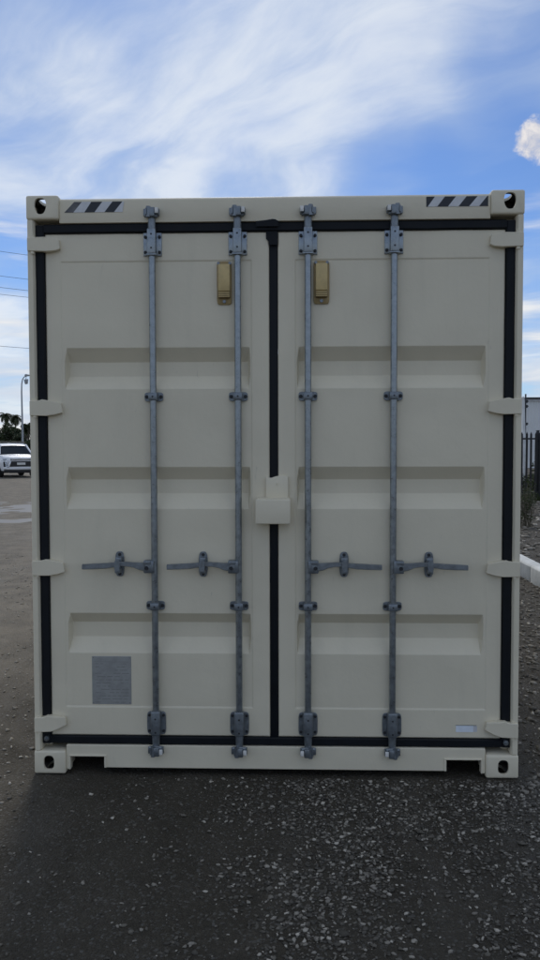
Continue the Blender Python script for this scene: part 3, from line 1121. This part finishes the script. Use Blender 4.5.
def bushy_tree(name, label, loc, h, w, seed, n=1500, size=0.22, trunk_h=0.3, group=None, m=None, cat='tree'):
    rnd = random.Random(seed)
    t = thing(name, label, cat, loc, 0, group)
    b = nb()
    tube(b, [(0, 0, -0.1), (0.03 * w, 0, h * 0.3), (0, 0.02 * w, h * 0.7)], [h * 0.035, h * 0.025, h * 0.012], 8)
    for k in range(6):
        a = k * 1.05 + rnd.random()
        tube(b, [(0, 0, h * (0.2 + 0.06 * k)), (math.cos(a) * w * 0.3, math.sin(a) * w * 0.3, h * (0.45 + 0.07 * k))], [h * 0.014, h * 0.005], 6)
    obj('trunk', b, M_BARK, t, 50)
    b = nb()
    for k in range(11):
        a = rnd.uniform(0, 6.28)
        rr = w * 0.36 * rnd.random() ** 0.5
        z = h * rnd.uniform(trunk_h, 0.88)
        s = w * rnd.uniform(0.16, 0.27) * (1.15 - 0.5 * z / h)
        leaves(b, (math.cos(a) * rr, math.sin(a) * rr, z), (s, s, s * 0.8), n // 11, size, rnd)
    obj('crown', b, m or M_LEAF, t, 0)
    return t


def palm(label, loc, h, r, seed, group):
    rnd = random.Random(seed)
    t = thing('palm_tree', label, 'palm', loc, 0, group)
    b = nb()
    hc = h - r * 0.66
    tube(b, [(0, 0, -0.2), (0.1, 0, h * 0.4), (0, 0, hc)], [0.34, 0.26, 0.22], 10)
    obj('trunk', b, M_BARK, t, 50)
    b = nb()
    for k in range(60):
        a = k * 2.399 + rnd.uniform(-.2, .2)
        rise = rnd.uniform(-0.45, 1.25)
        L = r * rnd.uniform(0.85, 1.15)
        pts = []
        p = Vector((0, 0, hc))
        el = rise
        for q in range(9):
            pts.append(p.copy())
            p = p + Vector((math.cos(a) * math.cos(el), math.sin(a) * math.cos(el), math.sin(el))) * L * 1.45 / 9
            el -= 0.30
        side = Vector((-math.sin(a), math.cos(a), 0))
        for q in range(8):
            d = (pts[q + 1] - pts[q])
            up = side.cross(d).normalized()
            for u in range(3):
                base = pts[q] + d * (u / 3)
                ll = L * 0.26 * (1 - ((q + u / 3) / 8.5) ** 2) + 0.05
                for sg in (-1, 1):
                    tip = base + (side * sg * 0.85 + d.normalized() * 0.5 - Vector((0, 0, 0.35))) * ll
                    w_ = d.normalized() * 0.09
                    b.faces.new([b.verts.new(base - w_), b.verts.new(base + w_), b.verts.new(tip)])
        tube(b, pts, [0.035 - 0.003 * q for q in range(9)], 4)
    obj('fronds', b, M_PALM, t, 0)
    return t


TY = 250.0
for px, top, lab, sd in ((6.0, 411.5, 'leftmost palm with a round dense crown behind the white car', 5), (15.5, 413.0, 'palm with open arching fronds beside the lamp post', 9)):
    g = at(px, 447, TY)
    hh = at(px, top, TY).z
    palm(lab, (g.x, TY, 0.1), hh, 2.5, sd, 'palms behind the car')
specs = [(-8, 420, 190, 7.5, 'bushy dark tree at the left picture edge behind the car'), (4, 420, 215, 8.5, 'low bushy tree under the dense palm'),
         (12, 424, 205, 7.5, 'low bushy tree under the arching palm'), (21, 421, 200, 7.0, 'low bushy tree behind the lamp post'),
         (28, 415.5, 180, 4.6, 'tall narrow dark tree against the container edge'), (38, 419, 190, 8.0, 'dark tree mostly hidden by the container')]
for i, (px, top, dep, wid, lab) in enumerate(specs):
    g = at(px, 447, dep)
    bushy_tree('bushy_tree', lab, (g.x, dep, 0.1), at(px, top, dep).z * 0.90, wid, 30 + i, 2600, 0.36, 0.12, 'trees behind the car')
# hedge along the far side of the yard
hd = nb()
rnd = random.Random(77)
hx0, hx1 = at(-60, 447, 150).x, at(60, 447, 150).x
for k in range(60):
    x = hx0 + (hx1 - hx0) * k / 59
    leaves(hd, (x - hx0, rnd.uniform(-.5, .5), 1.3 + rnd.uniform(-.2, .5)), (0.8, 0.8, 1.4), 130, 0.26, rnd)
hedge = thing('hedge', 'long dark hedge along the far edge of the yard behind the car', 'hedge', (hx0, 150, 0.15))
obj('foliage', hd, M_LEAF, hedge, 0)

# overgrown strip by the fence: shrub, dry weeds
g = at(533, 498, 21.6)
bushy_tree('green_shrub', 'low green shrub growing through the foot of the fence', (g.x + 0.1, 21.9, 0), 1.05, 1.9, 61, 1500, 0.055, 0.12, None, M_WEED, 'shrub')
g = at(546, 498, 22.0)
bushy_tree('green_shrub', 'green shrub behind the fence past the black post', (g.x + 0.4, 22.3, 0), 1.25, 2.0, 62, 1300, 0.055, 0.12, None, M_WEED, 'shrub')


def dry_weed(label, loc, h, n, seed):
    rnd = random.Random(seed)
    t = thing('dry_weed', label, 'weed', loc)
    b = nb()
    for _ in range(n):
        a = rnd.uniform(0, 6.28)
        ln = rnd.uniform(0.03, 0.20) * h
        hh = h * rnd.uniform(0.5, 1.0)
        k = rnd.uniform(-0.06, 0.06)
        s0 = Vector((rnd.uniform(-.12, .12), rnd.uniform(-.12, .12), -0.03))
        pts = [s0, s0 + Vector((math.cos(a) * ln * 0.3 + k, math.sin(a) * ln * 0.3, hh * 0.5)), s0 + Vector((math.cos(a) * ln, math.sin(a) * ln, hh))]
        tube(b, pts, [0.007, 0.005, 0.003], 5)
    obj('stalks', b, M_DRY, t, 50)
    b = nb()
    for _ in range(26):
        z = h * rnd.uniform(0.15, 1.0)
        leaves(b, (rnd.uniform(-.16, .16), rnd.uniform(-.12, .12), z), (0.08, 0.08, 0.09), 14, 0.028, rnd)
    obj('leaves', b, M_WEED, t, 0)


g = at(523.5, 527, 12.3)
dry_weed('tall dry weed standing against the right edge of the container', (g.x, 12.3, 0), 0.98, 34, 5)
g = at(528, 517, 15.6)
dry_weed('shorter dry weed on the gravel in front of the fence', (g.x, 15.6, 0), 0.55, 22, 6)
gr = nb()
rnd = random.Random(5)
for _ in range(2600):
    x, y = rnd.uniform(4.8, 9.5), 19.6 + abs(rnd.gauss(0, 1.3))
    h = rnd.uniform(0.06, 0.28)
    a = rnd.uniform(0, 6.28)
    dx, dy = math.cos(a) * 0.02, math.sin(a) * 0.02
    lx_, ly_ = rnd.gauss(0, .08), rnd.gauss(0, .08)
    gr.faces.new([gr.verts.new((x - dx, y - dy, -0.02)), gr.verts.new((x + dx, y + dy, -0.02)), gr.verts.new((x + lx_, y + ly_, h))])
tag(obj('rough_grass', gr, M_WEED, None, 0), 'rough grass along the foot of the fence', 'grass', kind='stuff')

# ------------------------------------------------------------------ street lamp
LY = 66.0
M_LAMP = mat('lamp_post_steel', (0.33, 0.35, 0.37), 0.45, 0.4)
pb = at(22.4, 447, LY)
lamp = thing('street_lamp', 'tall grey street lamp with curved arm behind the white car', 'lamp', (pb.x, LY, 0.15))
b = nb()
pts = []
for x, y in ((22.6, 455), (22.2, 430), (21.3, 392), (21.4, 384), (22.2, 379.5), (23.8, 377), (26.0, 376)):
    q = at(x, y, LY)
    pts.append((q.x - pb.x, 0, q.z - 0.15))
pts = [(pts[0][0], 0, -0.1)] + pts
tube(b, pts, [0.11, 0.105, 0.09, 0.065, 0.055, 0.05, 0.045, 0.04], 12)
obj('pole', b, M_LAMP, lamp, 50)
b = nb()
box(b, pts[0][0] - 0.2, pts[0][0] + 0.2, -0.2, 0.2, -0.05, 0.04)
obj('base_plate', b, M_LAMP, lamp)
q = at(26.5, 377.2, LY)
b = nb()
prism(b, [(q.x - pb.x - 0.18, q.z + 0.04), (q.x - pb.x - 0.05, q.z + 0.13), (q.x - pb.x + 0.30, q.z + 0.08), (q.x - pb.x + 0.34, q.z - 0.03), (q.x - pb.x - 0.12, q.z - 0.08)], -0.16, 0.16, 'Y', 0.03, 2)
obj('lamp_head', b, M_LAMP, lamp)
q = at(25.6, 383, LY)
b = nb()
prism(b, [(q.x - pb.x - 0.16, q.z + 0.16), (q.x - pb.x + 0.20, q.z + 0.20), (q.x - pb.x + 0.14, q.z - 0.22), (q.x - pb.x - 0.05, q.z - 0.26)], -0.13, 0.13, 'Y', 0.02, 2)
tube(b, [(q.x - pb.x, 0, q.z + 0.1), (q.x - pb.x + 0.05, 0, q.z + 0.50)], 0.03, 8)
obj('flood_lamp', b, M_LAMP, lamp)

# ------------------------------------------------------------------ power line
M_WIRE = mat('wire', (0.04, 0.045, 0.05), 0.6)
M_WOOD = mat('pole_timber', (0.14, 0.12, 0.10), 0.9, 0, 0.25, 5, 0.4, 25)
A = at(12, 447, 60.0)
dirn = Vector((0.84, 0.54, 0)).normalized()
perp = Vector((-dirn.y, dirn.x, 0))
P1, P2 = Vector((A.x, A.y, 0)) - dirn * 17, Vector((A.x, A.y, 0)) + dirn * 24
hts = [at(12, y, 60.0).z for y in (255, 275, 290.5, 293.5, 347)]
for i, P in enumerate((P1, P2)):
    up = thing('utility_pole', ('timber utility pole left of the picture carrying the wires' if i == 0 else 'timber utility pole hidden behind the container'), 'pole', P, 0, 'utility poles')
    b = nb()
    tube(b, [(0, 0, -0.5), (0, 0, 17.2)], [0.19, 0.13], 12)
    obj('shaft', b, M_WOOD, up, 50)
    for hgt in (hts[0], hts[1], hts[2], hts[4]):
        b = nb()
        tube(b, [perp * -0.9 + Vector((0, 0, hgt + 0.35)), perp * 0.9 + Vector((0, 0, hgt + 0.35))], 0.06, 6)
        obj('crossarm', b, M_WOOD, up, 0)
wl = ['highest thin wire left of the container', 'second wire from the top left of the container', 'upper wire of the close pair left of the container',
      'lower wire of the close pair left of the container', 'lowest faint wire near the street lamp']
for i, hgt in enumerate(hts):
    off = perp * (-0.8, 0.8, -0.8, 0.8, 0.0)[i]
    L = (P2 - P1).length
    b = nb()
    pts = []
    for k in range(25):
        u = k / 24
        sag = 1.1
        z = hgt + 0.40 - sag * 4 * u * (1 - u) + sag * 4 * (17 / 41) * (24 / 41) - 0.40
        pts.append(P1 + off + dirn * (L * u) + Vector((0, 0, z)))
    tube(b, pts, 0.016, 5)
    o = obj('power_line', b, M_WIRE, None, 60)
    tag(o, wl[i], 'wire', 'overhead wires left of the container')


# ------------------------------------------------------------------ white car
def build_car():
    M_CAR = mat('white_car_paint', (0.80, 0.81, 0.82), 0.35, 0, 0.02, 2, coat=0.1)
    M_GLASS = mat('car_glass', (0.02, 0.025, 0.03), 0.05, 0, 0.1, 3, spec=0.08)
    M_TRIMB = mat('car_black_trim', (0.015, 0.015, 0.017), 0.5)
    M_CHROME = mat('car_chrome', (0.72, 0.73, 0.75), 0.15, 0.9, 0.05)
    M_LIGHT = mat('car_headlight', (0.55, 0.60, 0.66), 0.1, 0.1, 0.2, 12, coat=0.5)
    M_TYRE = mat('tyre', (0.018, 0.018, 0.018), 0.8)
    M_NUM = mat('number_plate', (0.70, 0.70, 0.66), 0.4)
    p = at(21, 463.5, 33.6)
    th = R(32.5)
    car = thing('parked_car', 'white four wheel drive car with roof bars parked beyond the puddle', 'car', (p.x - math.sin(th) * 2.28, p.y + math.cos(th) * 2.28, ground_z(p.x - 1, 35.5)), th)
    car.scale = (1, 0.92, 0.92)

    def loft(sections, b):
        rings = []
        for y, pts in sections:
            full = [(x, z) for x, z in pts] + [(-x, z) for x, z in reversed(pts) if x > 1e-5]
            rings.append([b.verts.new((x, y, z)) for x, z in full])
        n = len(rings[0])
        for a, c in zip(rings, rings[1:]):
            for k in range(n):
                b.faces.new((a[k], a[(k + 1) % n], c[(k + 1) % n], c[k]))
        b.faces.new(rings[0])
        b.faces.new(rings[-1])
        bmesh.ops.recalc_face_normals(b, faces=b.faces[:])

    def sec(y, zb, zw, zt, wb, ww, wt):
        return (y, [(wb * .5, zb), (wb, zb + .02), (ww, zw - .18), (ww, zw), (wt, zt - .02), (wt * .55, zt), (0.001, zt + .012)])
    b = nb()
    loft([sec(-2.42, .45, .82, 1.00, .60, .74, .62), sec(-2.33, .36, .86, 1.08, .72, .85, .74), sec(-2.10, .34, .92, 1.15, .80, .90, .80),
          sec(-1.30, .34, .98, 1.22, .84, .91, .80), sec(-0.9, .34, 1.0, 1.26, .84, .91, .80), sec(1.6, .34, 1.04, 1.24, .84, .91, .82),
          sec(2.2, .36, 1.04, 1.22, .80, .88, .80), sec(2.38, .45, .98, 1.15, .70, .80, .70)], b)
    obj('body', b, M_CAR, car, 40)
    b = nb()

    def cab(y, z0, z1, w0, w1):
        return (y, [(w0 * .6, z0), (w0, z0), ((w0 + w1) / 2 + .02, (z0 + z1) / 2), (w1, z1), (w1 * .6, z1 + .015), (0.001, z1 + .02)])
    loft([cab(-1.28, 1.20, 1.24, .77, .74), cab(-0.55, 1.20, 1.72, .79, .63), cab(0.3, 1.20, 1.77, .80, .64), cab(1.6, 1.20, 1.74, .80, .62), cab(2.25, 1.20, 1.28, .76, .70)], b)
    obj('windows', b, M_GLASS, car, 15)
    b = nb()
    rs = [(-0.70, 1.675, .60), (-0.5, 1.752, .665), (0.3, 1.802, .675), (1.6, 1.772, .655), (1.85, 1.66, .65)]
    rings = []
    for y, z, w_ in rs:
        rings.append([b.verts.new(v) for v in ((-w_, y, z - .07), (-w_ + .03, y, z), (0, y, z + .02), (w_ - .03, y, z), (w_, y, z - .07))])
    for a, c in zip(rings, rings[1:]):
        for k in range(4):
            b.faces.new((a[k], a[k + 1], c[k + 1], c[k]))
    obj('roof', b, M_CAR, car, 40)
    for s in (-1, 1):
        for pa, pc, pr in (((s * .775, -1.26, 1.22), (s * .645, -0.53, 1.73), 0.05), ((s * .80, 0.25, 1.22), (s * .66, 0.25, 1.75), 0.045),
                           ((s * .80, 1.3, 1.22), (s * .65, 1.3, 1.74), 0.05)):
            b = nb()
            tube(b, [pa, pc], pr, 8)
            obj('pillar', b, M_CAR, car, 50)
        b = nb()
        box(b, s * .98 - .11, s * .98 + .11, -1.0, -0.86, 1.20, 1.36, 0.04, 2)
        tube(b, [(s * .82, -0.95, 1.24), (s * .95, -0.93, 1.25)], 0.025, 6)
        obj('mirror', b, M_CAR, car)
        b = nb()
        tube(b, [(s * .60, -0.45, 1.80), (s * .60, -0.40, 1.86), (s * .60, 1.5, 1.86), (s * .60, 1.55, 1.80)], 0.022, 8)
        obj('roof_rail', b, M_TRIMB, car, 50)
        # headlight and the lamp stack below it
        b = nb()
        prism(b, [(s * .84, 1.02), (s * .46, .97), (s * .46, .93), (s * .82, .90)], -2.40, -2.16, 'Y', 0.01, 1)
        obj('headlight', b, M_LIGHT, car)
        b = nb()
        prism(b, [(s * .83, .84), (s * .62, .84), (s * .58, .60), (s * .80, .56)], -2.42, -2.2, 'Y', 0.02, 1)
        setmat(tube(b, [(s * .71, -2.425, .775), (s * .71, -2.44, .775)], 0.06, 12), 1)
        setmat(tube(b, [(s * .70, -2.425, .645), (s * .70, -2.44, .645)], 0.05, 12), 1)
        obj('fog_lamp', b, [M_TRIMB, M_LIGHT], car)
        b = nb()
        tube(b, [(s * .86, -2.22, .90), (s * .60, -2.42, .90), (s * .52, -2.45, .80), (s * .56, -2.45, .60), (s * .66, -2.42, .54)], 0.035, 8)
        obj('chrome_trim', b, M_CHROME, car, 50)
    b = nb()
    for y in (-0.05, 0.95):
        tube(b, [(-.66, y, 1.89), (.66, y, 1.89)], 0.024, 8)
    obj('roof_bars', b, M_TRIMB, car, 50)
    b = nb()
    prism(b, [(-.50, .90), (.50, .90), (.48, 1.00), (-.48, 1.00)], -2.44, -2.3, 'Y', 0.008, 1)
    for z in (.925, .955, .985):
        setmat(box(b, -.47, .47, -2.455, -2.4405, z - .008, z + .008), 1)
    obj('grille', b, [M_TRIMB, M_CHROME], car)
    b = nb()
    prism(b, [(-.46, .86), (.46, .86), (.52, .58), (-.52, .58)], -2.455, -2.3, 'Y', 0.01, 1)
    obj('lower_grille', b, M_TRIMB, car)
    b = nb()
    box(b, -.20, .20, -2.475, -2.46, .67, .79, 0.004)
    obj('number_plate', b, M_NUM, car)
    b = nb()
    prism(b, [(-.82, .47), (-.80, .56), (.80, .56), (.82, .47), (.6, .43), (-.6, .43)], -2.44, -2.2, 'Y', 0.02, 2)
    obj('bumper', b, M_CAR, car)
    b = nb()
    prism(b, [(-.78, .30), (-.78, .425), (.78, .425), (.78, .30), (.5, .24), (-.5, .24)], -2.38, -2.0, 'Y', 0.02, 2)
    box(b, -.8, .8, -2.0, 2.2, .24, .345)
    obj('underbody', b, M_TRIMB, car)
    wheel = None
    for x, y in ((-.80, -1.42), (.80, -1.42), (-.80, 1.38), (.80, 1.38)):
        w_ = bpy.data.objects.new('wheel', None)
        C.objects.link(w_)
        w_.parent = car
        w_.location = (x, y, .375)
        b = nb()
        prof = [(-.12, .24), (-.13, .33), (-.10, .375), (.10, .375), (.13, .33), (.12, .24)]
        rings = []
        for k in range(24):
            a = 2 * math.pi * k / 24
            rings.append([b.verts.new((px, math.cos(a) * r, math.sin(a) * r)) for px, r in prof])
        for k in range(24):
            A_, B_ = rings[k], rings[(k + 1) % 24]
            for i in range(5):
                b.faces.new((A_[i], A_[i + 1], B_[i + 1], B_[i]))
        bmesh.ops.recalc_face_normals(b, faces=b.faces[:])
        obj('tyre', b, M_TYRE, w_, 40)
        b = nb()
        sg = 1 if x > 0 else -1
        tube(b, [(-.10 * sg, 0, 0), (.085 * sg, 0, 0)], 0.238, 24)
        for k in range(6):
            a = 2 * math.pi * k / 6
            tube(b, [(.10 * sg, 0, 0), (.105 * sg, math.cos(a) * .22, math.sin(a) * .22)], 0.03, 6)
        obj('rim', b, M_LAMP, w_, 40)


build_car()
